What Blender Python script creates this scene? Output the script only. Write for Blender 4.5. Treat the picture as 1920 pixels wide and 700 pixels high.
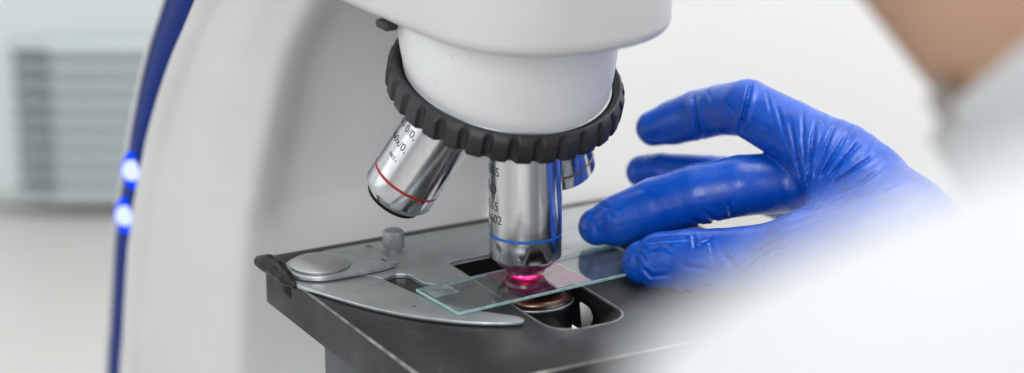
import bpy, bmesh, math, random
import numpy as np
from mathutils import Vector, Matrix
random.seed(4)
R_ = math.radians
for o in list(bpy.data.objects):
    bpy.data.objects.remove(o, do_unlink=True)
S = bpy.context.scene
COL = S.collection
MM = 0.001                                   # everything below is written in millimetres

# ------------------------------------------------------------------ camera
F_PX, PITCH, DIST = 4500.0, R_(18.0), 750.0  # focal length in pixels of a 1920 wide picture
fw = np.array([0, math.cos(PITCH), -math.sin(PITCH)])
up = np.array([0, math.sin(PITCH), math.cos(PITCH)])
rt = np.array([1.0, 0, 0])
CAM = -DIST*fw - (985-960)/6.0*rt + (515-350)/6.0*up
cam = bpy.data.cameras.new("Camera")
camo = bpy.data.objects.new("Camera", cam); COL.objects.link(camo)
camo.location = Vector(CAM*MM); camo.rotation_euler = (math.pi/2-PITCH, 0, 0)
cam.sensor_width = 36; cam.lens = F_PX/1920*36
cam.clip_start = 0.01; cam.clip_end = 100
cam.dof.use_dof = True; cam.dof.focus_distance = 0.744; cam.dof.aperture_fstop = cam.lens/15.5
S.camera = camo

# ------------------------------------------------------------------ render, world and lamps
S.view_settings.view_transform = 'Standard'; S.view_settings.look = 'None'
S.view_settings.exposure = 0.12; S.view_settings.gamma = 1.0
S.cycles.use_denoising = True
S.cycles.max_bounces = 10; S.cycles.transparent_max_bounces = 16
S.cycles.sample_clamp_indirect = 6
W = bpy.data.worlds.new("World"); S.world = W; W.use_nodes = True
nt = W.node_tree; nt.nodes.clear()
wo = nt.nodes.new('ShaderNodeOutputWorld'); bg = nt.nodes.new('ShaderNodeBackground')
tc = nt.nodes.new('ShaderNodeTexCoord'); sx = nt.nodes.new('ShaderNodeSeparateXYZ')
at2 = nt.nodes.new('ShaderNodeMath'); at2.operation = 'ARCTAN2'
mr = nt.nodes.new('ShaderNodeMapRange'); rp = nt.nodes.new('ShaderNodeValToRGB')
nt.links.new(tc.outputs['Generated'], sx.inputs[0])
nt.links.new(sx.outputs['X'], at2.inputs[0]); nt.links.new(sx.outputs['Y'], at2.inputs[1])
nt.links.new(at2.outputs[0], mr.inputs['Value'])
mr.inputs['From Min'].default_value = -math.pi; mr.inputs['From Max'].default_value = math.pi
nt.links.new(mr.outputs[0], rp.inputs[0])
# invented bright and dark bands all round, shaped for light and reflections (azimuth; 0.5 = +y, 0.25 = -x, 0 = 1 = -y)
els = [(0.0, .55), (.05, .5), (.085, 1.35), (.115, .6), (.15, .38), (.19, 1.2), (.25, 1.6), (.30, 1.15), (.36, 1.0), (.50, .9),
       (.62, 1.0), (.70, .6), (.76, .4), (.80, 1.1), (.86, .55), (.90, .3), (.94, .8), (1.0, .55)]
cr = rp.color_ramp
while len(cr.elements) < len(els): cr.elements.new(0.5)
for e, (p, v) in zip(cr.elements, els):
    e.position = p; e.color = (v*.97, v*.99, v, 1)
nt.links.new(rp.outputs[0], bg.inputs[0]); bg.inputs[1].default_value = 1.0
nt.links.new(bg.outputs[0], wo.inputs[0])

def lamp(name, loc, target, size, power, color=(1, 1, 1), sy=None):
    l = bpy.data.lights.new(name, 'AREA'); l.size = size*MM; l.energy = power; l.color = color
    if sy: l.shape = 'RECTANGLE'; l.size_y = sy*MM
    o = bpy.data.objects.new(name, l); COL.objects.link(o); o.location = Vector(loc)*MM
    o.rotation_euler = (Vector(target)-Vector(loc)).to_track_quat('-Z', 'Y').to_euler(); return o
lamp("overhead_light", (-150, 50, 1900), (40, 0, 0), 1000, 9.5, (1.0, .985, .96))
lamp("back_right_fill", (900, 380, 900), (100, -50, 0), 700, 5.0, (.93, .97, 1.0), 900)  # unseen area lamp added at back right for glow and highlights
lamp("overhead_light", (450, 60, 1250), (350, 530, 50), 600, 8.0, (.94, .97, 1.0), 900)  # lamp added overhead to wash the back wall brighter
lamp("front_fill", (-500, -3200, 1300), (0, 50, 20), 1700, 54.0, (.97, .99, 1.0), 1700)  # unseen lamp added behind the camera to brighten front faces

# ------------------------------------------------------------------ frames and helpers
TH = R_(28.7)                                # the microscope stands turned to the camera
Bv = np.array([math.cos(TH), math.sin(TH), 0]); Av = np.array([-math.sin(TH), math.cos(TH), 0]); Zv = np.array([0, 0, 1.0])
def st(b, a, z): return Bv*b + Av*a + Zv*z    # stage coordinates: b to its right, a to its back, z up
def at(px, py, d): return CAM + d*(fw + (px-960)/F_PX*rt - (py-350)/F_PX*up)

def thing(name, label, cat, base, rotz=0, group=None):
    o = bpy.data.objects.new(name, None); COL.objects.link(o); o.empty_display_size = 0.02
    o.location = Vector(base)*MM; o.rotation_euler = (0, 0, rotz); o['label'] = label; o['category'] = cat
    if group: o['group'] = group
    o['_m'] = [x for row in (Matrix.Translation(Vector(base)) @ Matrix.Rotation(rotz, 4, 'Z')).inverted() for x in row]
    return o
def root_of(o):
    while o.parent: o = o.parent
    return o
def obj(name, verts, faces, mat, parent=None, smooth=True, sharp=None, base=None):
    """verts: world millimetres"""
    V = np.asarray(verts, float)
    if parent is not None:
        m = np.array(list(root_of(parent)['_m'])).reshape(4, 4)
        V = V @ m[:3, :3].T + m[:3, 3]
    elif base is not None: V = V - np.asarray(base)
    me = bpy.data.meshes.new(name)
    me.from_pydata((V*MM).tolist(), [], [tuple(int(i) for i in f) for f in faces])
    bm = bmesh.new(); bm.from_mesh(me); bmesh.ops.recalc_face_normals(bm, faces=bm.faces); bm.to_mesh(me); bm.free()
    for m in (mat if isinstance(mat, (list, tuple)) else [mat]): me.materials.append(m)
    if smooth:
        me.polygons.foreach_set('use_smooth', [True]*len(me.polygons))
        if sharp: me.set_sharp_from_angle(angle=R_(sharp))
    o = bpy.data.objects.new(name, me); COL.objects.link(o)
    if parent is not None: o.parent = parent
    elif base is not None: o.location = Vector(base)*MM
    me.update(); return o

def lathe(profile, org, axis, seg=72, ref=None, closed=False):
    ax = np.array(axis, float); ax /= np.linalg.norm(ax)
    r0 = np.array([1.0, 0, 0]) if ref is None else np.array(ref, float)
    e1 = r0-ax*(r0@ax); e1 /= np.linalg.norm(e1); e2 = np.cross(ax, e1)
    V, Fc = [], []; n = len(profile)
    for i in range(seg):
        q = 2*math.pi*i/seg
        for (r, h) in profile: V.append(np.asarray(org)+ax*h+r*(math.cos(q)*e1+math.sin(q)*e2))
    for i in range(seg):
        j = (i+1) % seg
        for k in range(n if closed else n-1):
            l = (k+1) % n; Fc.append((i*n+k, j*n+k, j*n+l, i*n+l))
    if not closed:
        for k in (0, n-1):
            if profile[k][0] > 1e-6: Fc.append([i*n+k for i in range(seg)])
    return V, Fc
def rounded(pts, rad, n=6):
    """polygon (x, y[, radius]) with rounded corners"""
    out = []; N = len(pts)
    for i in range(N):
        p = np.array(pts[i][:2], float); r = pts[i][2] if len(pts[i]) > 2 else rad
        a = np.array(pts[i-1][:2], float)-p; c = np.array(pts[(i+1) % N][:2], float)-p
        la, lc = np.linalg.norm(a), np.linalg.norm(c); a /= la; c /= lc
        ang = math.acos(max(-1, min(1, a@c)))
        if r <= 0 or ang > 3.1: out.append(tuple(p)); continue
        t = min(r/math.tan(ang/2), la*.48, lc*.48)
        for k in range(n+1):
            s = k/n; out.append(tuple((1-s)**2*(p+a*t)+2*s*(1-s)*p+s*s*(p+c*t)))
    return out
def smooth_line(pts, n=8):
    """Catmull-Rom through open points"""
    P_ = [np.array(p, float) for p in pts]; P_ = [2*P_[0]-P_[1]]+P_+[2*P_[-1]-P_[-2]]; out = []
    for i in range(1, len(P_)-2):
        for k in range(n):
            t = k/n; a, b, c, d = P_[i-1:i+3]
            out.append(.5*((2*b)+(c-a)*t+(2*a-5*b+4*c-d)*t*t+(3*b-a-3*c+d)*t**3))
    out.append(P_[-2]); return out
def plate(outlines, z0, z1, bev=0.3, res=2):
    """flat plate in stage coordinates from outline (+ holes), edges rounded; returns world verts, faces"""
    cu = bpy.data.curves.new('tmp', 'CURVE'); cu.dimensions = '2D'; cu.fill_mode = 'BOTH'
    cu.extrude = max((z1-z0)/2-bev, 0.0001); cu.bevel_depth = bev; cu.bevel_resolution = res; cu.offset = -bev
    for ol in outlines:
        sp = cu.splines.new('POLY'); sp.points.add(len(ol)-1); sp.use_cyclic_u = True
        for p, q in zip(sp.points, ol): p.co = (q[0], q[1], 0, 1)
    o = bpy.data.objects.new('tmp', cu); COL.objects.link(o)
    me = bpy.data.meshes.new_from_object(o.evaluated_get(bpy.context.evaluated_depsgraph_get()))
    bpy.data.objects.remove(o)
    bm = bmesh.new(); bm.from_mesh(me); bmesh.ops.remove_doubles(bm, verts=bm.verts, dist=1e-4); bm.to_mesh(me); bm.free()
    V = [st(v.co.x, v.co.y, v.co.z+(z0+z1)/2) for v in me.vertices]; Fc = [list(p.vertices) for p in me.polygons]
    bpy.data.meshes.remove(me); return V, Fc
def text_on(body, size, frame, R, h, psi_end, spacing=1.0):
    """lettering wrapped on a barrel: its last letter ends at angle psi_end (degrees right of the camera side)"""
    org, e_r, e_u, e_f = frame
    cu = bpy.data.curves.new('tmp', 'FONT'); cu.body = body; cu.size = size; cu.align_x = 'RIGHT'; cu.space_character = spacing
    o = bpy.data.objects.new('tmp', cu); COL.objects.link(o)
    me = bpy.data.meshes.new_from_object(o.evaluated_get(bpy.context.evaluated_depsgraph_get())); bpy.data.objects.remove(o)
    V = []
    for v in me.vertices:
        q = R_(psi_end)+v.co.x/R
        V.append(np.asarray(org)+e_u*(h+v.co.y)+(R+.05)*(math.sin(q)*e_r+math.cos(q)*e_f))
    Fc = [list(p.vertices) for p in me.polygons]; return V, Fc
def merge(*parts):
    V, Fc = [], []
    for v, f in parts:
        n = len(V); V += list(v); Fc += [[i+n for i in q] for q in f]
    return V, Fc
def box(c0, c1, tf=lambda p: p):
    V = [tf(np.array([x, y, z], float)) for x in (c0[0], c1[0]) for y in (c0[1], c1[1]) for z in (c0[2], c1[2])]
    return V, [(0, 1, 3, 2), (4, 6, 7, 5), (0, 4, 5, 1), (2, 3, 7, 6), (0, 2, 6, 4), (1, 5, 7, 3)]
def rbox(c0, c1, r, tf=lambda p: p, seg=3):
    bm = bmesh.new(); V, Fc = box(c0, c1); vs = [bm.verts.new(v) for v in V]
    for f in Fc: bm.faces.new([vs[i] for i in f])
    bmesh.ops.bevel(bm, geom=list(bm.edges), offset=r, segments=seg, affect='EDGES', profile=.5)
    bm.verts.index_update()
    out = [tf(np.array(v.co)) for v in bm.verts], [[v.index for v in f.verts] for f in bm.faces]; bm.free(); return out
def stb(p): return st(*p)
def light_edges(o):  # side faces get a brighter steel, as edges that catch the light
    o.data.materials.append(M['litedge'])
    for p in o.data.polygons:
        if p.normal.z < .93: p.material_index = 1

# ------------------------------------------------------------------ signed distance shapes -> one continuous mesh
def surface_nets(D, org, h):
    n = np.array(D.shape); s = D < 0
    c = [(i, j, k) for i in (0, 1) for j in (0, 1) for k in (0, 1)]
    cnt = sum(s[i:n[0]-1+i, j:n[1]-1+j, k:n[2]-1+k].astype(np.int8) for i, j, k in c)
    act = np.argwhere((cnt > 0) & (cnt < 8)); idx = -np.ones(n-1, int); idx[tuple(act.T)] = np.arange(len(act))
    acc = np.zeros((len(act), 3)); num = np.zeros(len(act))
    for a in c:
        for ax in range(3):
            if a[ax]: continue
            b = list(a); b[ax] = 1
            va = D[tuple((act+a).T)]; vb = D[tuple((act+b).T)]; m = (va < 0) != (vb < 0)
            t = np.where(m, va/np.where(m, va-vb, 1), 0)
            p = np.tile(np.array(a, float), (len(act), 1)); p[:, ax] += t
            acc[m] += p[m]; num[m] += 1
    V = (act+acc/num[:, None])*h+np.array(org); faces = []
    for ax in range(3):
        u, v = [x for x in range(3) if x != ax]
        sl = [slice(1, None)]*3; sl[ax] = slice(None)
        lo = [slice(None)]*3; hi = [slice(None)]*3; lo[ax] = slice(0, -1); hi[ax] = slice(1, None)
        e = np.argwhere(s[tuple(lo)] != s[tuple(hi)])
        e = e[(e[:, u] > 0) & (e[:, v] > 0) & (e[:, u] < n[u]-1) & (e[:, v] < n[v]-1)]
        q = []
        for du, dv in ((-1, -1), (0, -1), (0, 0), (-1, 0)):
            f = e.copy(); f[:, u] += du; f[:, v] += dv; q.append(idx[tuple(f.T)])
        q = np.stack(q, 1); flip = s[tuple(e.T)] ^ (ax == 1); q[flip] = q[flip][:, ::-1]; faces.append(q)
    return V, np.concatenate(faces)
def largest(V, Fc):
    """keep the biggest connected piece"""
    lab = np.arange(len(V)); e = np.concatenate([Fc[:, [0, 1]], Fc[:, [1, 2]], Fc[:, [2, 3]], Fc[:, [3, 0]]])
    while True:
        old = lab.copy(); np.minimum.at(lab, e[:, 0], lab[e[:, 1]]); np.minimum.at(lab, e[:, 1], lab[e[:, 0]]); lab = lab[lab]
        if (lab == old).all(): break
    big = np.bincount(lab).argmax(); keep = lab == big; new = np.cumsum(keep)-1
    return V[keep], new[Fc[keep[Fc[:, 0]]]]
def cone(G, a, b, ra, rb):
    X, Y, Z = G; a = np.array(a, np.float32); ab = np.array(b, np.float32)-a; L2 = float(ab@ab)+1e-9
    t = np.clip(((X-a[0])*ab[0]+(Y-a[1])*ab[1]+(Z-a[2])*ab[2])/L2, 0, 1)
    return np.sqrt((X-a[0]-t*ab[0])**2+(Y-a[1]-t*ab[1])**2+(Z-a[2]-t*ab[2])**2)-(ra+(rb-ra)*t)
def smin(a, b, k):
    h = np.clip(.5+.5*(b-a)/k, 0, 1); return b+(a-b)*h-k*h*(1-h)
def chain(G, nodes, k):
    d = None
    for (a, ra), (b, rb) in zip(nodes[:-1], nodes[1:]):
        e = cone(G, a, b, ra, rb); d = e if d is None else smin(d, e, k)
    return d
def grid(lo, hi, h):
    ax = [np.arange(l, q+h, h, dtype=np.float32) for l, q in zip(lo, hi)]
    return np.meshgrid(*ax, indexing='ij')
def cs(px, py, d): return ((px-960)/F_PX*d, -(py-350)/F_PX*d, d)      # camera-side sculpting frame (mm)
def cs_world(V): return CAM+V[:, :1]*rt+V[:, 1:2]*up+V[:, 2:3]*fw

# ------------------------------------------------------------------ materials
def mat(name, col, rough=.5, metal=0.0, spec=.5, noise=None, bump=None, rvar=None, coat=0, aniso=0, sheen=0, sss=0, speck=None):
    """noise=(scale, second colour, stretch); bump=(scale, strength, stretch, detail); rvar=(scale, amount)"""
    m = bpy.data.materials.new(name); m.use_nodes = True; N = m.node_tree.nodes; L = m.node_tree.links
    p = N['Principled BSDF']; p.inputs['Base Color'].default_value = (*col, 1); p.inputs['Roughness'].default_value = rough
    p.inputs['Metallic'].default_value = metal; p.inputs['Specular IOR Level'].default_value = spec
    p.inputs['Coat Weight'].default_value = coat; p.inputs['Anisotropic'].default_value = aniso
    p.inputs['Sheen Weight'].default_value = sheen
    if sss: p.inputs['Subsurface Weight'].default_value = sss; p.inputs['Subsurface Scale'].default_value = .004
    tcn = N.new('ShaderNodeTexCoord')
    def nz(scale, stretch=(1, 1, 1), detail=5):
        mp = N.new('ShaderNodeMapping'); mp.inputs['Scale'].default_value = stretch; L.new(tcn.outputs['Object'], mp.inputs[0])
        n = N.new('ShaderNodeTexNoise'); n.inputs['Scale'].default_value = scale; n.inputs['Detail'].default_value = detail
        L.new(mp.outputs[0], n.inputs['Vector']); return n
    last = None
    if noise:
        n = nz(noise[0], noise[2] if len(noise) > 2 else (1, 1, 1)); r = N.new('ShaderNodeValToRGB')
        r.color_ramp.elements[0].position = .38; r.color_ramp.elements[1].position = .66
        r.color_ramp.elements[0].color = (*col, 1); r.color_ramp.elements[1].color = (*noise[1], 1)
        L.new(n.outputs['Fac'], r.inputs[0]); last = r.outputs[0]
    if speck:                                  # dust and tiny scuffs: (scale, threshold, colour)
        n = nz(speck[0], detail=2); r = N.new('ShaderNodeValToRGB')
        r.color_ramp.elements[0].position = speck[1]; r.color_ramp.elements[1].position = speck[1]+.03
        r.color_ramp.elements[0].color = (0, 0, 0, 1); r.color_ramp.elements[1].color = (1, 1, 1, 1)
        L.new(n.outputs['Fac'], r.inputs[0]); mx = N.new('ShaderNodeMix'); mx.data_type = 'RGBA'
        L.new(r.outputs[0], mx.inputs['Factor']); mx.inputs[6].default_value = (*col, 1); mx.inputs[7].default_value = (*speck[2], 1)
        if last: L.new(last, mx.inputs[6])
        last = mx.outputs[2]
    if last: L.new(last, p.inputs['Base Color'])
    if rvar:
        n = nz(rvar[0], rvar[2] if len(rvar) > 2 else (1, 1, 1)); mm = N.new('ShaderNodeMapRange')
        mm.inputs['From Min'].default_value = .3; mm.inputs['From Max'].default_value = .7
        mm.inputs['To Min'].default_value = max(rough-rvar[1], .02); mm.inputs['To Max'].default_value = rough+rvar[1]
        L.new(n.outputs['Fac'], mm.inputs['Value']); L.new(mm.outputs[0], p.inputs['Roughness'])
    if bump:
        n = nz(bump[0], bump[2] if len(bump) > 2 else (1, 1, 1), bump[3] if len(bump) > 3 else 5); bp = N.new('ShaderNodeBump')
        bp.inputs['Strength'].default_value = bump[1]; bp.inputs['Distance'].default_value = .0004
        L.new(n.outputs['Fac'], bp.inputs['Height']); L.new(bp.outputs[0], p.inputs['Normal'])
    return m
def emit(name, col, s):
    m = bpy.data.materials.new(name); m.use_nodes = True; N = m.node_tree.nodes; N.clear()
    e = N.new('ShaderNodeEmission'); e.inputs[0].default_value = (*col, 1); e.inputs[1].default_value = s
    o = N.new('ShaderNodeOutputMaterial'); m.node_tree.links.new(e.outputs[0], o.inputs[0]); return m
def thin_glass(name, tint, ior=1.55, haze=0.0, hcol=(.8, .9, .9), speck=0):
    """sheet of glass: clear or tinted film with a Fresnel reflection on each face"""
    m = bpy.data.materials.new(name); m.use_nodes = True; N = m.node_tree.nodes; L = m.node_tree.links; N.clear()
    t = N.new('ShaderNodeBsdfTransparent'); t.inputs[0].default_value = (*tint, 1)
    g = N.new('ShaderNodeBsdfGlossy'); g.inputs['Roughness'].default_value = .015
    d = N.new('ShaderNodeBsdfTranslucent'); d.inputs[0].default_value = (*hcol, 1)
    d2 = N.new('ShaderNodeBsdfDiffuse'); d2.inputs[0].default_value = (*hcol, 1)
    ms = N.new('ShaderNodeMixShader'); ms.inputs[0].default_value = .5
    L.new(d.outputs[0], ms.inputs[1]); L.new(d2.outputs[0], ms.inputs[2])
    m1 = N.new('ShaderNodeMixShader'); m1.inputs[0].default_value = haze
    if speck:
        tcn = N.new('ShaderNodeTexCoord'); n = N.new('ShaderNodeTexNoise'); n.inputs['Scale'].default_value = speck; n.inputs['Detail'].default_value = 6
        L.new(tcn.outputs['Object'], n.inputs['Vector']); mp = N.new('ShaderNodeMapRange')
        mp.inputs['From Min'].default_value = .35; mp.inputs['From Max'].default_value = .75
        mp.inputs['To Min'].default_value = haze*.4; mp.inputs['To Max'].default_value = min(haze*1.9, 1)
        L.new(n.outputs['Fac'], mp.inputs['Value']); L.new(mp.outputs[0], m1.inputs[0])
    L.new(t.outputs[0], m1.inputs[1]); L.new(ms.outputs[0], m1.inputs[2])
    fr = N.new('ShaderNodeFresnel'); ge = N.new('ShaderNodeNewGeometry'); im = N.new('ShaderNodeMapRange')
    im.inputs['To Min'].default_value = ior; im.inputs['To Max'].default_value = 1/ior      # same reflection from either side of the sheet
    L.new(ge.outputs['Backfacing'], im.inputs['Value']); L.new(im.outputs[0], fr.inputs[0])
    m2 = N.new('ShaderNodeMixShader'); L.new(fr.outputs[0], m2.inputs[0]); L.new(m1.outputs[0], m2.inputs[1]); L.new(g.outputs[0], m2.inputs[2])
    o = N.new('ShaderNodeOutputMaterial'); L.new(m2.outputs[0], o.inputs[0]); return m

M = dict(
    body=mat('white_lacquer', (.58, .58, .578), .42, bump=(900, .03), noise=(18, (.54, .54, .537)), speck=(420, .74, (.42, .41, .39))),
    house=mat('white_housing', (.66, .665, .67), .38, bump=(700, .03), noise=(22, (.62, .625, .63)), speck=(330, .73, (.40, .38, .36))),
    blue=mat('blue_strip', (.002, .020, .16), .5, 0, .12),
    led=emit('lit_blue_lamp', (.50, .58, 1.0), 1.5),
    ledring=emit('lit_lamp_surround', (.0, .06, 1.0), 1.1),
    rubber=mat('black_rubber_grip', (.013, .013, .0135), .48, bump=(1500, .25), noise=(60, (.019, .019, .020)), speck=(900, .72, (.09, .09, .09))),
    chrome=mat('satin_chrome', (.62, .63, .65), .16, 1.0, noise=(260, (.53, .54, .56), (1, 1, .06)), bump=(2600, .03, (.05, .05, 1)), rvar=(300, .06), speck=(700, .73, (.30, .28, .26))),
    dkchrome=mat('dark_nose_cone', (.03, .022, .022), .35, .3),
    lens=mat('front_lens', (.02, .015, .02), .08, 0, coat=1),
    ink=mat('black_lettering', (.012, .012, .014), .5),
    ringblue=mat('blue_ring_paint', (.01, .12, .50), .35), ringred=mat('red_ring_paint', (.33, .012, .012), .35), ringgold=mat('ochre_ring_paint', (.24, .15, .07), .4),
    stage=mat('black_anodised_stage', (.012, .012, .0117), .42, .0, .35, noise=(34, (.026, .026, .025)), bump=(1400, .14), rvar=(38, .17), speck=(520, .735, (.16, .16, .15))),
    edge=mat('worn_bare_edge', (.42, .42, .40), .4, .9, noise=(150, (.16, .16, .15))),
    steel=mat('matt_steel', (.41, .43, .43), .38, .6, noise=(70, (.32, .34, .34)), bump=(1100, .10), speck=(480, .72, (.10, .09, .08))),
    steel2=mat('bright_steel', (.55, .58, .62), .30, .7, noise=(120, (.40, .42, .45)), bump=(900, .06)),
    litedge=mat('lit_shiny_edge', (.52, .54, .56), .28, .8, noise=(200, (.38, .40, .42))),  # shinier steel, also lightened as edges facing the light
    steelr=mat('round_cap_steel', (.42, .43, .42), .38, .8, bump=(2200, .06)),
    knob=mat('grey_knob', (.24, .25, .26), .5, .4),
    blackp=mat('black_crinkle_plastic', (.008, .008, .009), .38, 0, .35, bump=(420, .55, (1, 1, 1), 8)),
    dark=mat('dark_recess', (.006, .006, .006), .6, 0, .12),
    brass=mat('coppery_lens_mount', (.32, .17, .11), .3, .8, noise=(160, (.06, .045, .04)), speck=(400, .70, (.45, .25, .15))),
    cond=mat('black_condenser', (.012, .012, .012), .25, .2, speck=(380, .70, (.25, .18, .14))),
    white=mat('pale_reflection', (.42, .43, .41), .3, noise=(120, (.30, .31, .28))),
    post=mat('blue_grey_post', (.055, .075, .085), .4, .3),
    glove=mat('blue_nitrile', (.001, .080, .50), .29, 0, .5, bump=(620, .25, (1, 1, 1), 7), noise=(140, (.001, .064, .41)), rvar=(160, .09)),
    coatm=mat('white_coat_cotton', (.50, .51, .52), .85, bump=(300, .4), noise=(9, (.475, .485, .50))),
    skin=mat('tan_skin', (.44, .265, .17), .5, noise=(60, (.40, .235, .15)), sss=.1),
    throat_patch=mat('dull_grey', (.24, .22, .20), .8),
    wall=mat('white_painted_wall', (.88, .88, .88), .7, noise=(1.2, (.86, .865, .87)), bump=(300, .1)),
    table=mat('pale_laminate', (.47, .46, .44), .45, noise=(6, (.44, .43, .41))),
    cab=mat('pale_teal_metal', (.56, .605, .61), .5, noise=(5, (.53, .575, .58))),
    slat=mat('grey_green_slat', (.42, .475, .475), .5), slat2=mat('vent_back', (.25, .29, .29), .6), gap=mat('vent_inside_shade', (.05, .065, .065), .7),
    panel=mat('bluish_wall_panel', (.60, .67, .76), .6),
    glass=thin_glass('clear_glass', (.93, .97, .96), 1.66, .06, (.8, .88, .88), 130),
    gedge=mat('ground_glass_edge', (.22, .38, .38), .25, 0, .6, noise=(400, (.36, .52, .52))),
    cover=thin_glass('cover_glass', (.97, .97, .97), 1.45),
    stain=thin_glass('pink_stain', (.50, .09, .16), 1.3, .66, (.46, .085, .26), 160),
    chip=thin_glass('clear_label_film', (.82, .86, .86), 1.5, .28, (.75, .82, .82), 300),
)

# ------------------------------------------------------------------ the setting
def struct(o): o['kind'] = 'structure'; return o
TZ = -150.0
V, Fc = rbox((-1500, -900, TZ-30), (1500, 527, TZ), 3)
struct(obj('table', V, Fc, M['table'], base=(0, 0, TZ)))
V, Fc = box((-3000, 531, -900), (3000, 640, 2200))
wall = struct(obj('wall', V, Fc, M['wall'], base=(0, 531, -900), smooth=False))

# a ventilated metal cabinet far behind on the left
cab = thing('vented_cabinet', 'shallow pale teal metal cabinet with a slatted grey vent, blurred at left behind the microscope', 'cabinet', (-260, 516, TZ))
Y0 = 505.0
V, Fc = merge(rbox((-700, Y0, TZ+9), (-110, Y0+22, 330), 4), rbox((-690, Y0+8, TZ+.5), (-120, Y0+20, TZ+9.5), 2)); obj('cabinet_body', V, Fc, M['cab'], cab, sharp=40)
V, Fc = rbox((-264, Y0-3, -141), (-150, Y0-.5, -55), 1); gapo = obj('vent_opening', V, Fc, M['slat2'], cab, sharp=40)
V, Fc = rbox((-262.5, Y0-4.5, -140), (-243, Y0-2, -57), .5); obj('vent_gap_shade', V, Fc, M['gap'], gapo, sharp=40)  # dark panel painted as the shade between the slats
for i in range(9):
    z = -136+i*9.8
    V, Fc = merge(rbox((-262, -2, -1.1), (-244, 2, 1.1), .4, lambda p, z=z: np.array([p[0], Y0-6+p[1], z+p[2]+p[1]*.3]), 2),
                  rbox((-244.2, -3, -2.2), (-152, 3, 2.2), .6, lambda p, z=z: np.array([p[0], Y0-7+p[1], z+p[2]+p[1]*.3]), 2))
    obj('slat', V, Fc, M['slat'], gapo, sharp=40)

# ------------------------------------------------------------------ the microscope
ms = thing('microscope', 'white laboratory microscope with blue light strip, black nosepiece ring and dark metal stage', 'microscope', st(0, 110, TZ), TH)

# --- stand: one swept column leaning forward, with a recessed front
zs =  [-150, -125, -103, -80, -41, -20, -12, -7, 0, 14, 30, 44, 58, 74, 88, 104, 125, 140]
rear = np.interp(zs, [-150, -103, -41, -7, 14, 44, 74, 104, 140], [228, 219, 200, 184, 172, 150, 122, 90, 50])
frnt = np.interp(zs, [-150, -80, -47, -8, 4, 58, 82, 104, 140], [128, 124, 119, 110, 104, 77, 52, 30, 0])
rec = np.interp(zs, [-150, -27, -8, 0, 60, 90, 140], [1, 1, 11, 12.5, 12.5, 11, 8])
def section(af, ar, rc, w):
    t = ar-af; sm_ = lambda x: x*x*(3-2*x)
    half = [(x, af+rc*min(1, sm_(min(1, (47.0-abs(x))/23.0)))) for x in (0, -14, -24, -30, -32.5, -35, -37, -39, -41, -43, -44.6)]
    half += [(-46.0, af+.1), (-48.2, af+1.0), (-50, af+3.6), (-51.8, af+.16*t), (-54.2, af+.23*t), (-56.0, af+.30*t), (-57.2, af+.45*t), (-58.3, ar-w-11.5), (-59.0, ar-w-9.0), (-60.9, ar-w-7.4),
            (-62.6, ar-w-3.4), (-62.9, ar-w-.8), (-61.2, ar-w-.3), (-61.2, ar+w+.3), (-62.8, ar+w+.8), (-62.2, ar+w+4.0), (-58, ar+w+9), (-44, ar+w+16), (-20, ar+w+20), (0, ar+w+21)]
    return half+[(-x, y) for x, y in half[-2:0:-1]]
wid = np.interp(zs, [-150, -103, -41, -7, 14, 44, 74, 110, 140], [7, 7, 7, 7, 7.8, 9.8, 11.8, 13, 13])
tt = np.linspace(0, 1, 64); fine_z = np.interp(tt, np.linspace(0, 1, len(zs)), zs)
def sm(arr): 
    v = np.interp(fine_z, zs, arr)
    for _ in range(5): v[1:-1] = (v[:-2]+2*v[1:-1]+v[2:])/4
    return v
fr_, rr_, rc_ = sm(frnt), sm(rear), np.interp(fine_z, zs, rec)
rows = [[st(x, y, z) for x, y in section(a_, r_, c_, w_)] for z, a_, r_, c_, w_ in zip(fine_z, fr_, rr_, rc_, sm(wid))]
n = len(rows[0]); V = [p for r in rows for p in r]; Fc = []
for i in range(len(rows)-1):
    for k in range(n): l = (k+1) % n; Fc.append((i*n+k, i*n+l, (i+1)*n+l, (i+1)*n+k))
Fc += [list(range(n)), [(len(rows)-1)*n+k for k in range(n)][::-1]]
stand = obj('stand', V, Fc, M['body'], ms, sharp=75)
def rear_at(z): return float(np.interp(z, fine_z, rr_))
# blue strip set into the groove of the left flank
V, Fc = [], []
for z in fine_z:
    a = rear_at(z); w = float(np.interp(z, fine_z, sm(wid)))
    for x, y in ((-61.0, a-w), (-62.1, a-w+.1), (-62.5, a), (-62.1, a+w-.1), (-61.0, a+w)): V.append(st(x, y, z))
for i in range(len(fine_z)-1):
    for k in range(4): Fc.append((i*5+k, i*5+k+1, (i+1)*5+k+1, (i+1)*5+k))
    Fc.append((i*5+4, i*5, (i+1)*5, (i+1)*5+4))
Fc += [(0, 1, 2, 3, 4), tuple(len(V)-5+k for k in range(5))]
strip = obj('light_strip', V, Fc, M['blue'], stand)
for z in (-6.5, -27.0):
    c = st(-63.4, rear_at(z)-2.6, z); out = -Bv*.75-Av*.60+Zv*.15
    V, Fc = lathe([(3.9*math.sin(q), 3.9*math.cos(q)*.9) for q in np.linspace(0.02, 1.9, 12)], c, out, 32); l = obj('indicator_lamp', V, Fc, M['led'], strip)
    V, Fc = lathe([(3.7, .6), (4.6, .5), (5.0, -.1), (4.6, -.5), (3.4, -.5)], c, out, 32, closed=True)
    # pointed surround above and below, along the strip
    V = [np.asarray(v)+Zv*(2.0*((np.asarray(v)-c)@Zv)/5.0)*(abs((np.asarray(v)-c)@Zv) > 3.9) for v in V]
    obj('lamp_surround', V, Fc, M['ledring'], l)
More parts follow.
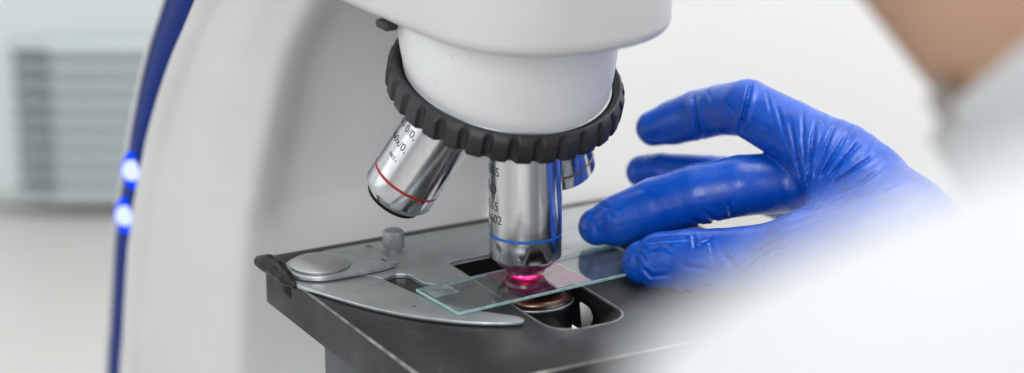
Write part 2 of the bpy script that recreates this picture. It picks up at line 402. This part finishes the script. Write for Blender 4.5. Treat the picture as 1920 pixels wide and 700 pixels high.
# foot of the microscope on the table
V, Fc = plate([rounded([(-70, -70, 30), (70, -70, 30), (80, 150, 30), (64, 235, 30), (-64, 235, 30), (-80, 150, 30)], 20)], TZ+.5, TZ+34, 6, 4)
obj('foot', V, Fc, M['body'], ms, sharp=60)
# --- head with its rounded front
ol = smooth_line([(-43, 100), (-42, 62), (-41, 40), (-39.5, 8), (-37.2, -17), (-31, -33), (-20, -42.5), (-7, -46.6), (7, -46.6), (20, -42.5), (31, -33), (37.2, -17), (39.5, 8), (41, 40), (42, 62), (43, 100)], 6)
V, Fc = plate([[tuple(p) for p in ol]], 81.5, 132, 5, 5)
head = obj('head', V, Fc, M['body'], ms, sharp=60)
V, Fc = plate([[tuple(p*.97+np.array([0, .3])) for p in ol]], 132.2, 150, 4, 4); obj('head_cover', V, Fc, M['body'], head, sharp=60)
for s in (-1, 1):
    c = st(s*14, -10, 150); V, Fc = lathe([(0, 0), (13, 0), (13, 40), (15, 42), (15, 62), (10, 64), (0, 63)], c, -Av*.75+Zv*.66, 48)
    obj('eyepiece', V, Fc, M['rubber'], head, sharp=40)
# small dark catch under the head at its left
V, Fc = rbox((-39.5, 15.5, 79.3), (-35, 23, 82), .8, stb); obj('catch', V, Fc, M['rubber'], head, sharp=40)

# --- turret
AL = R_(20.0); tdir = math.sin(AL)*Av-math.cos(AL)*Zv; nrm = -tdir
c0 = Av*14.4+Zv*54.4; apex = c0-tdir*(14.4/math.sin(AL)); RH = 10.4
e1 = Bv; e2 = np.cross(nrm, Bv)
# white housing between head and ring
V, Fc = [], []; NS = 96; NL = 14
for j in range(NL+1):
    s = j/NL
    for i in range(NS):
        q = 2*math.pi*i/NS
        lo = c0+nrm*(RH-2.5)+32.2*(math.cos(q)*e1+math.sin(q)*e2)
        hi = np.array(Av*10.2+35.0*(math.cos(q)*Bv+math.sin(q)*Av)); hi = hi+Zv*86
        bul = math.sin(s*math.pi)*.9*(1-s)
        p = lo*(1-s)+hi*s; ctr = (c0+nrm*(RH-2.5))*(1-s)+(Av*10.2+Zv*86)*s; d = p-ctr; V.append(ctr+d*(1+bul/34))
for j in range(NL):
    for i in range(NS): k = (i+1) % NS; Fc.append((j*NS+i, j*NS+k, (j+1)*NS+k, (j+1)*NS+i))
Fc += [list(range(NS)), [NL*NS+i for i in range(NS)]]
hs = obj('turret_housing', V, Fc, M['house'], ms, sharp=60)
V, Fc = lathe([(32.0, RH-2.4), (32.7, RH-2.2), (32.8, RH-1.8), (32.6, RH-1.4), (32.0, RH-1.5)], c0, nrm, 128, Bv, True); obj('bright_collar', V, Fc, M['steel2'], hs)
# gripping ring with scooped grooves
NG, PER = 30, 18; NS = NG*PER; prof = [(30, 0), (35.6, 0), (36.6, .5), (37.1, 1.2), (37.2, 3), (37.2, 5), (37.15, 6.6), (36.95, 7.6), (36.6, 8.2), (36.2, 8.7), (35.6, RH-.7), (35.1, RH-.5), (34.4, RH-.9), (32.9, RH-2.6), (30, RH-2.8)]
dep = [0, 1.2, 1.6, 1.6, 1.6, 1.6, 1.6, 1.4, .9, .3, 0, 0, 0, 0, 0]
V, Fc = [], []
for i in range(NS):
    q = 2*math.pi*(i+.3)/NS; u_ = (i % PER)/PER; g = max(0, 1-abs(u_-.5)/.20); g = math.sin(g*math.pi/2)**.6 if g > 0 else 0
    for (r, h), dd in zip(prof, dep): rr = r-dd*g; V.append(c0+nrm*h+rr*(math.cos(q)*e1+math.sin(q)*e2))
n = len(prof)
for i in range(NS):
    j = (i+1) % NS
    for k in range(n): l = (k+1) % n; Fc.append((i*n+k, j*n+k, j*n+l, i*n+l))
ring = obj('grip_ring', V, Fc, M['rubber'], ms, sharp=42)
V, Fc = lathe([(0, -3), (24, -3), (30, .5), (30, 2), (0, 2)], c0, nrm, 96); obj('turret_plate', V, Fc, M['dark'], ring)

# --- objectives
def rotv(v, ax, q): return v*math.cos(q)+np.cross(ax, v)*math.sin(q)+ax*(ax@v)*(1-math.cos(q))
def objective(q, tilt, tip_h, ringmat, ring_h, prof, R, texts, name_label):
    d = rotv(-Zv, tdir, R_(q)); piv = apex+d*52; d = rotv(d, fw, R_(tilt)); tip = piv+d*(apex[2]-tip_h-52); u = -d
    e_r = rt-d*(rt@d); e_r /= np.linalg.norm(e_r); e_f = np.cross(e_r, u)
    Lh = (apex[2]-tip_h)-36.0
    V, Fc = lathe(prof+[(R, ring_h-.5), (R-.18, ring_h-.42), (R-.18, ring_h+.42), (R, ring_h+.5), (R, Lh), (0, Lh)], tip, u, 96, e_r)
    o = obj('objective', V, Fc, M['chrome'], ms, sharp=28); o['label'] = name_label
    V, Fc = lathe([(R-.25, ring_h-.41), (R+.02, ring_h-.40), (R+.02, ring_h+.40), (R-.25, ring_h+.41)], tip, u, 96, e_r, True)
    obj('colour_ring', V, Fc, ringmat, o, sharp=40)
    parts = [text_on(b, s, (tip, e_r, u, e_f), R, h, pe, sp) for b, s, h, pe, sp in texts]
    if parts: V, Fc = merge(*parts); obj('lettering', V, Fc, M['ink'], o, smooth=False)
    return o, tip, u, e_r
TIP = [(0, .45), (4.6, .35), (5.2, .0), (6.1, .05), (6.4, .5), (6.55, 1.2)]
o1, tip, u, e_r = objective(0, 0, 1.45, M['ringblue'], 12.9, TIP+[(8.5, 2.6), (8.75, 2.75), (11.15, 5.1), (11.35, 5.6)], 11.35,
    [("ZEISS", 4.0, 33.0, -45, 1.0), ("PRO", 5.2, 26.8, -51, 1.0), ("40x/0,65", 4.1, 21.8, -48, 1.0), ("415500-1602", 3.95, 17.7, -40, 1.0)],
    'middle objective with a blue ring, pointing straight down at the slide')
V, Fc = lathe([(6.6, 1.25), (8.45, 2.62), (8.2, 2.9), (6.4, 1.5)], tip-u*.03, u, 96, e_r, True); obj('nose_cone', V, Fc, M['dkchrome'], o1)
V, Fc = lathe([(0, .30), (3.0, .25), (4.4, .32), (4.4, .6), (0, .6)], tip-u*.02, u, 48, e_r); obj('front_lens', V, Fc, M['lens'], o1)
o2, tip, u, e_r = objective(96, 3.5, 8.0, M['ringred'], 9.6, [(0, .6), (6.6, .6), (7.0, 0), (8.6, 0), (9.0, .5), (9.3, 1.4), (9.4, 1.5), (11.1, 3.6), (11.35, 4.2)], 11.35,
    [("10x/0,25m\u00b2,", 4.3, 31.2, -34, 1.0), ("0,25 0/0,", 3.6, 26.0, -37, 1.0), ("160x/0,", 3.6, 20.6, -38, 1.0), ("\u221e/-", 3.0, 16.0, -42, 1.0)],
    'left objective with a red ring, tilted away to the left')
V, Fc = lathe([(7.05, -.05), (8.65, -.05), (9.05, .48), (9.3, 1.3), (9.0, 1.6), (7.0, .4)], tip, u, 96, e_r, True); obj('nose_rim', V, Fc, M['dark'], o2)
V, Fc = lathe([(0, .5), (5, .42), (6.6, .55), (6.6, .9), (0, .9)], tip-u*.02, u, 48, e_r); obj('front_lens', V, Fc, M['lens'], o2)
o3, tip, u, e_r = objective(270, 0, 14.0, M['ringgold'], 6.5, [(0, .6), (7.0, .6), (7.4, 0), (9.6, 0), (10.8, .8), (11.35, 1.4)], 11.35, [],
    'rear objective with an ochre ring, half hidden behind the nosepiece')

# --- stage
hole = rounded([(-13, 27.5, 3), (-13, -42.5, 11), (14, -42.5, 11), (14, 27.5, 3)], 4, 10)
so = rounded([(-63.3, 61.5, 5), (-63.3, -66.5, 1.2), (78, -66.5, 4), (78, 61.5, 12)], 4, 8)
ZT = -2.6
V, Fc = plate([so, hole], ZT-14.5, ZT, .55, 2)
stage = obj('stage', V, Fc, M['stage'], ms, sharp=40)
# bare metal where the edges are worn
def rimline(a, b, off, r, zc):
    return lathe([(r, 0), (r, np.linalg.norm(np.array(b)-np.array(a)))], st(*a, zc), st(*b, zc)-st(*a, zc), 10)
V, Fc = merge(rimline((-63.0, 58), (-63.0, -66.0), 0, .42, ZT-.40), rimline((-63, -66.2), (77, -66.2), 0, .42, ZT-.40))
obj('worn_edge', V, Fc, M['edge'], stage)
hr = rounded([(-13.35, 27.8, 3), (-13.35, -42.85, 11.3), (14.35, -42.85, 11.3), (14.35, 27.8, 3)], 4, 10)
hi_ = rounded([(-12.7, 27.2, 3), (-12.7, -42.2, 10.7), (13.7, -42.2, 10.7), (13.7, 27.2, 3)], 4, 10)
V, Fc = plate([hr, hi_], ZT-.8, ZT+.05, .1, 1); obj('opening_rim', V, Fc, M['edge'], stage)
V, Fc = plate([rounded([(-13.2, 27.7, 3), (-13.2, -42.7, 11.2), (14.2, -42.7, 11.2), (14.2, 27.7, 3)], 4, 10), rounded([(-12.6, 27.1, 3), (-12.6, -42.1, 10.6), (13.6, -42.1, 10.6), (13.6, 27.1, 3)], 4, 10)], ZT-14.7, ZT-.85, .1, 1)
obj('opening_shade_lining', V, Fc, M['dark'], stage)  # added black sleeve that darkens the walls of the opening
V, Fc = rbox((-63.36, 37.0, -9.4), (-60, 44.5, -3.4), .6, stb); obj('notch_shade', V, Fc, M['dark'], stage)  # flush black block standing for the shaded inside of a slot
# support under the stage
V, Fc = rbox((-52, -16, -120), (-38, 40, ZT-14.8), 2, stb); obj('stage_support', V, Fc, M['post'], stage, sharp=40)
# condenser under the opening
V, Fc = lathe([(0, -3.0), (7.6, -3.1), (8.2, -3.5), (11.6, -5.0), (12.4, -5.6), (12.45, -7.8), (12.0, -8.2), (12.0, -30), (18, -34), (18, -60), (0, -60)], st(.55, -4.5, 0), Zv, 72)
cond = obj('condenser', V, Fc, M['cond'], ms, sharp=35)
V, Fc = lathe([(8.3, -3.5), (11.7, -5.0), (11.5, -5.5), (8.1, -4.1)], st(.55, -4.5, .03), Zv, 72, None, True); obj('lens_mount', V, Fc, M['brass'], cond)
V, Fc = lathe([(12.2, -6.0), (12.55, -6.1), (12.55, -6.7), (12.2, -6.8)], st(.55, -4.5, 0), Zv, 72, None, True); obj('mount_rim', V, Fc, M['steel2'], cond)
dsh = rounded([(0, -4.4, .4), (2.2, -4.0, 1.2), (3.9, -1.0, 2.5), (3.2, 2.2, 2.5), (0, 4.4, .5)], 1); c_ = st(9.0, -19.0, -9.0)
V = [c_+x*(Bv*.86-Av*.5)+y*(Zv*.97+Av*.2)+t*(Av*.86+Bv*.5) for t in (0, .9) for x, y in dsh]; n = len(dsh)
Fc = [tuple(range(n)), tuple(range(n, 2*n))]+[(k, (k+1) % n, n+(k+1) % n, n+k) for k in range(n)]; obj('reflection_piece', V, Fc, M['white'], cond)  # pale D-shaped piece added to stand for a bright reflection
V, Fc = rbox((-6, -40, -26), (13.5, -12, -22), 1, stb); obj('filter_holder', V, Fc, M['dark'], cond)

# --- slide holder on the stage
hp = rounded([(-44, 53.5, 2), (-60, 48, 4), (-60, 38, 4), (-52, 31, 6), (-41.2, 24.6, .6), (-39.6, 20.6, .8), (-34.5, 22.9, 2), (-30.4, 20.6, 3), (-30.0, 11, 3), (-25.4, 5.6, .8), (-14.9, 6.6, .6), (-14.9, 24.2, 2.5),
              (15.8, 26.4, 2.5), (15.8, 11.0, 1), (62, 15.0, 3), (66, 46, 5), (60, 52.5, 5)], 2, 6)
V, Fc = plate([hp], ZT+.03, -1.0, .25, 2)
hold = obj('slide_holder', V, Fc, M['steel'], ms, sharp=40); light_edges(hold)
# lever plate round the pivot
PC = (-53.8, 36.4)
lv = rounded([(PC[0]+11.0*math.cos(q), PC[1]+11.0*math.sin(q), 0) for q in np.linspace(R_(96), R_(272), 30)]
             + [(-44, 25.2, 0), (-36.6, 25.8, 0), (-31.3, 27.2, 1.2), (-30.6, 31.0, 1.0), (-32.0, 32.4, .8), (-30.4, 46.6, 2), (-44, 47.4, 0)], 2)
V, Fc = plate([lv], -.55, 1.0, .3, 2); lever = obj('lever_plate', V, Fc, M['steel'], hold, sharp=40); light_edges(lever)
V, Fc = lathe([(9.0, 1.0), (9.0, 1.3), (9.5, 1.4), (9.6, 1.7), (9.2, 2.0), (5.2, 2.9), (3.3, 3.3), (3.05, 3.22), (0, 3.26)], st(PC[0], PC[1], 0), Zv, 72); obj('pivot_cap', V, Fc, M['steelr'], lever, sharp=50)
for (b_, a_) in ((-33.0, 44.6), (-34.3, 30.6)):
    V, Fc = lathe([(0, .85), (.9, .9), (1.0, 1.25), (1.4, 1.3), (1.55, .98)], st(b_, a_, .02), Zv, 24); obj('screw', V, Fc, M['knob'], lever)
# sickle-shaped spring arm
outer = smooth_line([(-63.8, 37), (-65.2, 29.5), (-62.6, 22.0), (-58.4, 11.0), (-52.9, -.7), (-46.8, -10.6), (-40.0, -18.6), (-32.8, -25.2), (-25.4, -30.0), (-21.0, -32.2)], 6)
inner = smooth_line([(-18.2, -27.6), (-22.5, -22.5), (-28.1, -15.5), (-33.2, -5.6), (-36.6, 6.2), (-38.6, 16.2), (-40.2, 24.0), (-45, 34)], 6)
tipc = smooth_line([(-21.0, -32.2), (-18.7, -32.4), (-17.4, -30.4), (-18.2, -27.6)], 4)[1:-1]
sk = [tuple(p) for p in outer+tipc+inner]
V, Fc = plate([sk], ZT+.35, -1.12, .3, 2); arm = obj('spring_arm', V, Fc, M['steel'], hold, sharp=40); light_edges(arm)
a0, a1 = np.array([-58.3, 12.4]), np.array([-40.2, 18.0])
dv = (a1-a0)/np.linalg.norm(a1-a0); nv = np.array([-dv[1], dv[0]])*.24
V, Fc = plate([[tuple(a0-nv), tuple(a1-nv), tuple(a1+nv), tuple(a0+nv)]], -1.16, -1.08, .02, 1); obj('score_line', V, Fc, M['litedge'], arm)
# black finger tab of the arm
G = grid((-79, 26, -10), (-57, 62, 10), .45)
d = chain(G, [((-69.6, 47.0, 1.5), 2.0), ((-68.2, 43.8, 1.6), 2.4), ((-67.0, 39, 1.0), 2.4), ((-66.4, 34.5, -.4), 1.9), ((-65.4, 30, -1.8), 1.1)], 2.5)
V, Fc = surface_nets(d, (-79, 26, -10), .45); obj('finger_tab', [st(*v) for v in V], Fc, M['blackp'], arm)
# knurled knob
kp = []; NK = 30
V, Fc = [], []
pr = [(0, 0), (2.6, 0), (2.6, 1.2), (3.3, 1.4), (3.5, 1.8), (3.5, 6.2), (3.2, 6.8), (2.6, 7.1), (0, 7.15)]
for i in range(NK*2):
    q = math.pi*i/NK
    for j, (r, h) in enumerate(pr): rr = r*(1-.05*(i % 2)) if 3 <= j <= 6 else r; V.append(st(-25.0, 42.6, -1.0+h)+rr*(math.cos(q)*Bv+math.sin(q)*Av))
n = len(pr)
for i in range(NK*2):
    j = (i+1) % (NK*2)
    for k in range(n-1): Fc.append((i*n+k, j*n+k, j*n+k+1, i*n+k+1))
obj('knurled_knob', V, Fc, M['knob'], hold, sharp=30)

# ------------------------------------------------------------------ the slide (lies on the arm and the holder, held by thumb and finger)
SA = R_(4.9); SL, SW, STK = 75.0, 24.6, 1.0
sb = np.array([math.cos(SA), math.sin(SA)]); sa = np.array([-math.sin(SA), math.cos(SA)])
def sl(x, y, z): p = np.array([-33.7, -19.6])+sb*x+sa*y; return st(p[0], p[1], z)
slide = thing('glass_slide', 'clear glass slide with a pink stained patch, held under the objective by the glove', 'slide', sl(SL/2, SW/2, -.95), TH+SA)
bm = bmesh.new(); V, Fc = box((0, 0, -.95), (SL, SW, .05)); vs = [bm.verts.new(v) for v in V]
for f in Fc: bm.faces.new([vs[i] for i in f])
bmesh.ops.bevel(bm, geom=list(bm.edges), offset=.12, segments=1, affect='EDGES'); bm.verts.index_update()
V = [sl(*v.co) for v in bm.verts]; Fc = [[v.index for v in f.verts] for f in bm.faces]; side = [abs(f.normal.z) < .95 for f in bm.faces]; bm.free()
g = obj('glass_plate', V, Fc, [M['glass'], M['gedge']], slide, smooth=False)
for p in g.data.polygons: p.material_index = 0 if abs(p.normal.z) > .9 else 1
V, Fc = box((24.6, 1.2, .06), (49.0, 23.2, .075), lambda p: sl(*p)); obj('stained_specimen', V, Fc, M['stain'], slide, smooth=False)
V, Fc = box((24.3, .6, .09), (49.5, 24.0, .25), lambda p: sl(*p)); obj('cover_slip', V, Fc, M['cover'], slide, smooth=False)
V, Fc = rbox((.9, 14.6, .07), (9.5, 21.0, .5), .1, lambda p: sl(*p), 1); obj('label_film', V, Fc, M['chip'], slide, smooth=False)
# the lamp of the microscope shines up through the condenser
l = bpy.data.lights.new('condenser_lamp', 'SPOT'); l.energy = 1.1; l.color = (1.0, .62, 1.0); l.spot_size = R_(125); l.spot_blend = .9; l.shadow_soft_size = .001
lo = bpy.data.objects.new('condenser_lamp', l); COL.objects.link(lo); lo.location = Vector(st(0, 0, -2.5))*MM; lo.rotation_euler = (math.pi, 0, 0)

# ------------------------------------------------------------------ the person: gloved hand, coat, neck
person = thing('person', 'person in a white coat leaning in at right, blue gloved hand holding the slide', 'person', at(2300, 900, 420)*np.array([1, 1, 0])+np.array([0, 0, TZ]))
# glove, sculpted from tapered bones in one skin
h = .5; lo = np.array([18.0, -62.0, 684.0]); hi = np.array([150.0, 38.0, 824.0])
G = grid(lo, hi, h); X, Y, Z = G
def ch(nodes, k=2.0): return chain(G, [(cs(*n[:3]), n[3]*1.05+.15) for n in nodes], k)
index = ch([(1226, 240, 799, 5.6), (1262, 230, 797, 6.9), (1308, 216, 791, 7.6), (1352, 206, 781, 7.7), (1402, 203, 770, 8.6), (1480, 246, 757, 9.3), (1571, 302, 742, 11.0)], .6)
middle = ch([(1120, 425, 775, 5.8), (1156, 414, 774, 7.7), (1230, 388, 770, 8.8), (1310, 364, 765, 9.0), (1390, 348, 762, 9.1), (1480, 342, 762, 9.2), (1560, 350, 758, 10.0)], .6)
ringf = ch([(1205, 322, 806, 5.2), (1240, 322, 804, 5.8), (1330, 328, 799, 6.0), (1420, 338, 792, 7.0), (1530, 360, 778, 9.0)], .6)
little = ch([(1290, 352, 812, 5.0), (1400, 356, 806, 5.8), (1540, 392, 790, 8.0)], .6)
thumb = ch([(1208, 492, 752, 6.6), (1240, 490, 750, 8.6), (1290, 489, 746, 9.2), (1345, 489, 742, 9.3), (1430, 486, 736, 10.0), (1510, 478, 728, 12.2), (1620, 490, 718, 15.0)], .6)
palm = ch([(1571, 306, 743, 11.0), (1690, 420, 722, 14.0), (1850, 590, 700, 20.0)], 4)
palm = smin(palm, ch([(1560, 346, 757, 10.0), (1700, 450, 740, 14), (1860, 600, 712, 20.0)], 4), 6)
palm = smin(palm, ch([(1545, 385, 775, 9.5), (1700, 480, 760, 13), (1860, 610, 722, 20.0)], 4), 6)
palm = smin(palm, ch([(1520, 478, 727, 11.0), (1640, 490, 716, 15), (1830, 580, 702, 20.0)], 4), 7)
# skin stretched between thumb and index
palm = smin(palm, ch([(1566, 325, 741, 9.0), (1578, 380, 734, 8.6), (1582, 430, 729, 8.8), (1545, 472, 727, 10.0)], 4), 7)
palm = smin(palm, ch([(1620, 340, 736, 10.0), (1640, 420, 727, 11), (1640, 480, 722, 12)], 4), 8)
D = smin(palm, index, 4.0)
D = smin(D, thumb, 5.0)
for fng in (middle, ringf, little): D = np.minimum(D, smin(palm, fng, 3.5))
# folds of the rubber
U = X/Z*F_PX+960; Vv = -Y/Z*F_PX+350
near = np.abs(D) < 4.0; Un, Vn, Zn = U[near], Vv[near], Z[near]; add = np.zeros_like(Un)
def crease(pts, w, depth, zmax=830, zmin=0):
    global add
    best = np.full_like(Un, 1e6); sgn = np.zeros_like(Un); tt_ = np.zeros_like(Un)
    m = len(pts)-1
    for i in range(m):
        a = np.array(pts[i], float); b = np.array(pts[i+1], float); ab = b-a; L = np.hypot(*ab)
        t = np.clip(((Un-a[0])*ab[0]+(Vn-a[1])*ab[1])/L**2, 0, 1); dx = Un-a[0]-t*ab[0]; dy = Vn-a[1]-t*ab[1]
        dd = np.hypot(dx, dy); s_ = np.sign(dx*ab[1]-dy*ab[0]); c_ = dd < best
        best = np.where(c_, dd, best); sgn = np.where(c_, s_, sgn); tt_ = np.where(c_, (i+t)/m, tt_)
    env = np.clip(np.sin(np.clip(tt_, .02, .98)*np.pi)*1.6, 0, 1)*((Zn < zmax) & (Zn > zmin))
    sd = best*sgn
    add += depth*env*(np.exp(-(sd/w)**2)-.55*np.exp(-((sd-2.1*w)/(1.3*w))**2)-.55*np.exp(-((sd+2.1*w)/(1.3*w))**2))
for c_ in [
    ([(1301, 176), (1303, 215), (1318, 268)], 5, .85, 830), ([(1411, 150), (1402, 185), (1386, 250)], 5, .95, 830), ([(1326, 170), (1340, 200)], 4, .3, 830),
    ([(1481, 222), (1494, 300), (1513, 378)], 4.5, .5, 770), ([(1530, 218), (1520, 296), (1512, 370)], 4.5, .6, 770), ([(1622, 258), (1580, 305), (1530, 362)], 4.5, .7, 760),
    ([(1645, 288), (1600, 320), (1548, 352)], 4, .55, 760), ([(1566, 225), (1545, 290), (1524, 350)], 4, .45, 760), ([(1595, 240), (1565, 290), (1532, 352)], 4, .5, 760),
    ([(1505, 200), (1506, 260), (1512, 330)], 4, .4, 770), ([(1455, 190), (1470, 250), (1490, 300)], 4, .25, 775), ([(1660, 310), (1615, 345), (1560, 370)], 4, .35, 760),
    ([(1550, 215), (1542, 235)], 3.5, .45, 760), ([(1574, 228), (1560, 250)], 3.5, .45, 760), ([(1606, 248), (1590, 268)], 3.5, .5, 760),
    ([(1640, 262), (1618, 292)], 3.5, .5, 760), ([(1680, 345), (1620, 372)], 4, .25, 750), ([(1436, 165), (1446, 215)], 3.5, .25, 780),
    # thumb
    ([(1213, 455), (1246, 450), (1303, 447)], 4.5, .42, 752), ([(1300, 440), (1303, 472)], 4, .38, 752), ([(1306, 462), (1336, 448)], 4, .42, 752),
    ([(1203, 500), (1221, 519), (1262, 515)], 4.5, .5, 755), ([(1331, 452), (1338, 486)], 4, .38, 750), ([(1218, 470), (1240, 462), (1265, 476)], 4.5, .3, 755),
    ([(1350, 470), (1372, 492), (1376, 520)], 6, .4, 750), ([(1280, 500), (1330, 505)], 6, .22, 752), ([(1190, 470), (1205, 478), (1212, 492)], 4, .3, 760),
    ([(1376, 510), (1413, 473), (1468, 446)], 4, .42, 750), ([(1392, 515), (1435, 476), (1490, 452)], 4, .42, 750), ([(1412, 518), (1455, 482), (1512, 456)], 4, .4, 750),
    ([(1432, 522), (1476, 488), (1530, 466)], 4, .35, 750), ([(1456, 524), (1500, 494), (1545, 478)], 4, .3, 750), ([(1470, 430), (1500, 418), (1535, 400)], 5, .3, 750),
    # middle finger underside folds
    ([(1300, 408), (1316, 425)], 5, .5, 790), ([(1322, 396), (1345, 420)], 5, .6, 790), ([(1366, 380), (1372, 408)], 5, .5, 790), ([(1120, 380), (1140, 392), (1150, 410)], 5, .3, 790),
]: crease(c_[0], c_[1]*.72, c_[2]*1.3, c_[3])
ang = np.arctan2(Vn-440, Un-1470); rad = np.hypot(Vn-440, Un-1470)
fan = np.exp(-((rad-165)/75)**2)*np.exp(-((ang+.95)/.45)**2)*(Zn < 765)
add += fan*(.22*np.sin(ang*46+.02*rad)+.15*np.sin(ang*83+1.3-.03*rad)+.08*np.sin(ang*140+.04*rad))
ang2 = np.arctan2(Vn-640, Un-1300); fan2 = np.exp(-((Un-1440)/60)**2)*np.exp(-((Vn-490)/45)**2)*(Zn < 750)
add += fan2*.16*np.sin(ang2*60+.02*Un)
add += .05*np.sin(Un*.07+1.7*np.sin(Vn*.05)+Zn*.31)*np.sin(Vn*.083+1.3*np.sin(Un*.037))
D[near] += add.astype(np.float32)
V, Fc = largest(*surface_nets(D, lo, h))
glove = obj('glove', cs_world(V), Fc, M['glove'], person); glove['label'] = 'blue rubber glove on the right hand'
sm_ = glove.modifiers.new('relax', 'SMOOTH'); sm_.factor = .5; sm_.iterations = 1

# coat (camera-side frame, coarse): right sleeve, near left sleeve, chest and collar
h = 4.0; lo = np.array([10.0, -330.0, 160.0]); hi = np.array([420.0, 200.0, 790.0])
G = grid(lo, hi, h); X, Y, Z = G
def ch(nodes, k=2.0): return chain(G, [(cs(*n[:3]), n[3]) for n in nodes], k)
near_sleeve = ch([(1500, 2400, 340, 36), (1775, 1334, 252, 45), (2235, 1160, 256, 47), (3000, 720, 320, 62)], 20)
right_sleeve = ch([(1880, 610, 698, 33), (2080, 700, 640, 42), (2500, 760, 560, 56), (3050, 560, 560, 72)], 25)
chest = ch([(3100, 560, 450, 95), (2950, 1400, 440, 105), (2900, 2500, 440, 110)], 30)
shoulders = ch([(3000, 700, 320, 62), (3000, 480, 460, 75), (3050, 560, 560, 72)], 30)
neck_a, neck_b = np.array(cs(2345, 85, 505)), np.array(cs(1953, -386, 515))
D = smin(smin(smin(near_sleeve, shoulders, 30), chest, 40), right_sleeve, 30)
na = (neck_b-neck_a)/np.linalg.norm(neck_b-neck_a)
col = cone(G, neck_a-na*40, neck_a+na*24, 73, 65)
px_ = (G[0]-neck_a[0])*na[0]+(G[1]-neck_a[1])*na[1]+(G[2]-neck_a[2])*na[2]
col = np.maximum(col, px_-28)
D = smin(D, col, 25)
D = np.maximum(D, -cone(G, neck_a-na*5, neck_a+na*120, 58.0, 57.0))
V, Fc = surface_nets(D, lo, h)
coat = obj('lab_coat', cs_world(V), Fc, M['coatm'], person)
sm_ = coat.modifiers.new('relax', 'SMOOTH'); sm_.factor = .5; sm_.iterations = 6
# body: neck and head in one skin (the head is above the picture)
h = 4.0; lo = np.array([20.0, -80.0, 380.0]); hi = np.array([300.0, 330.0, 700.0])
G = grid(lo, hi, h)
D = cone(G, neck_a-na*60, neck_b, 59, 57)
hc = neck_b+na*70
for p_, r_ in ((hc+np.array([-5, 25, 0]), 78), (hc+np.array([-40, -22, 5]), 52)): D = smin(D, cone(G, p_, p_+np.array([-6, -6, 0]), r_, r_), 25)
D = smin(D, cone(G, hc+np.array([-92, 12, 10]), hc+np.array([-102, -6, 10]), 7, 10), 12)
V, Fc = surface_nets(D, lo, h)
obj('body', cs_world(V), Fc, M['skin'], person)

G = grid((70, -5, 420), (130, 50, 560), 1.5)
D = chain(G, [(cs(1757, 150, 496), 1.5), (cs(1770, 188, 494), 3.0), (cs(1786, 222, 492), 2.4)], 2)
V, Fc = surface_nets(D, (70, -5, 420), 1.5); obj('grey_throat_patch', cs_world(V), Fc, M['throat_patch'], person)  # small grey lump beside the throat
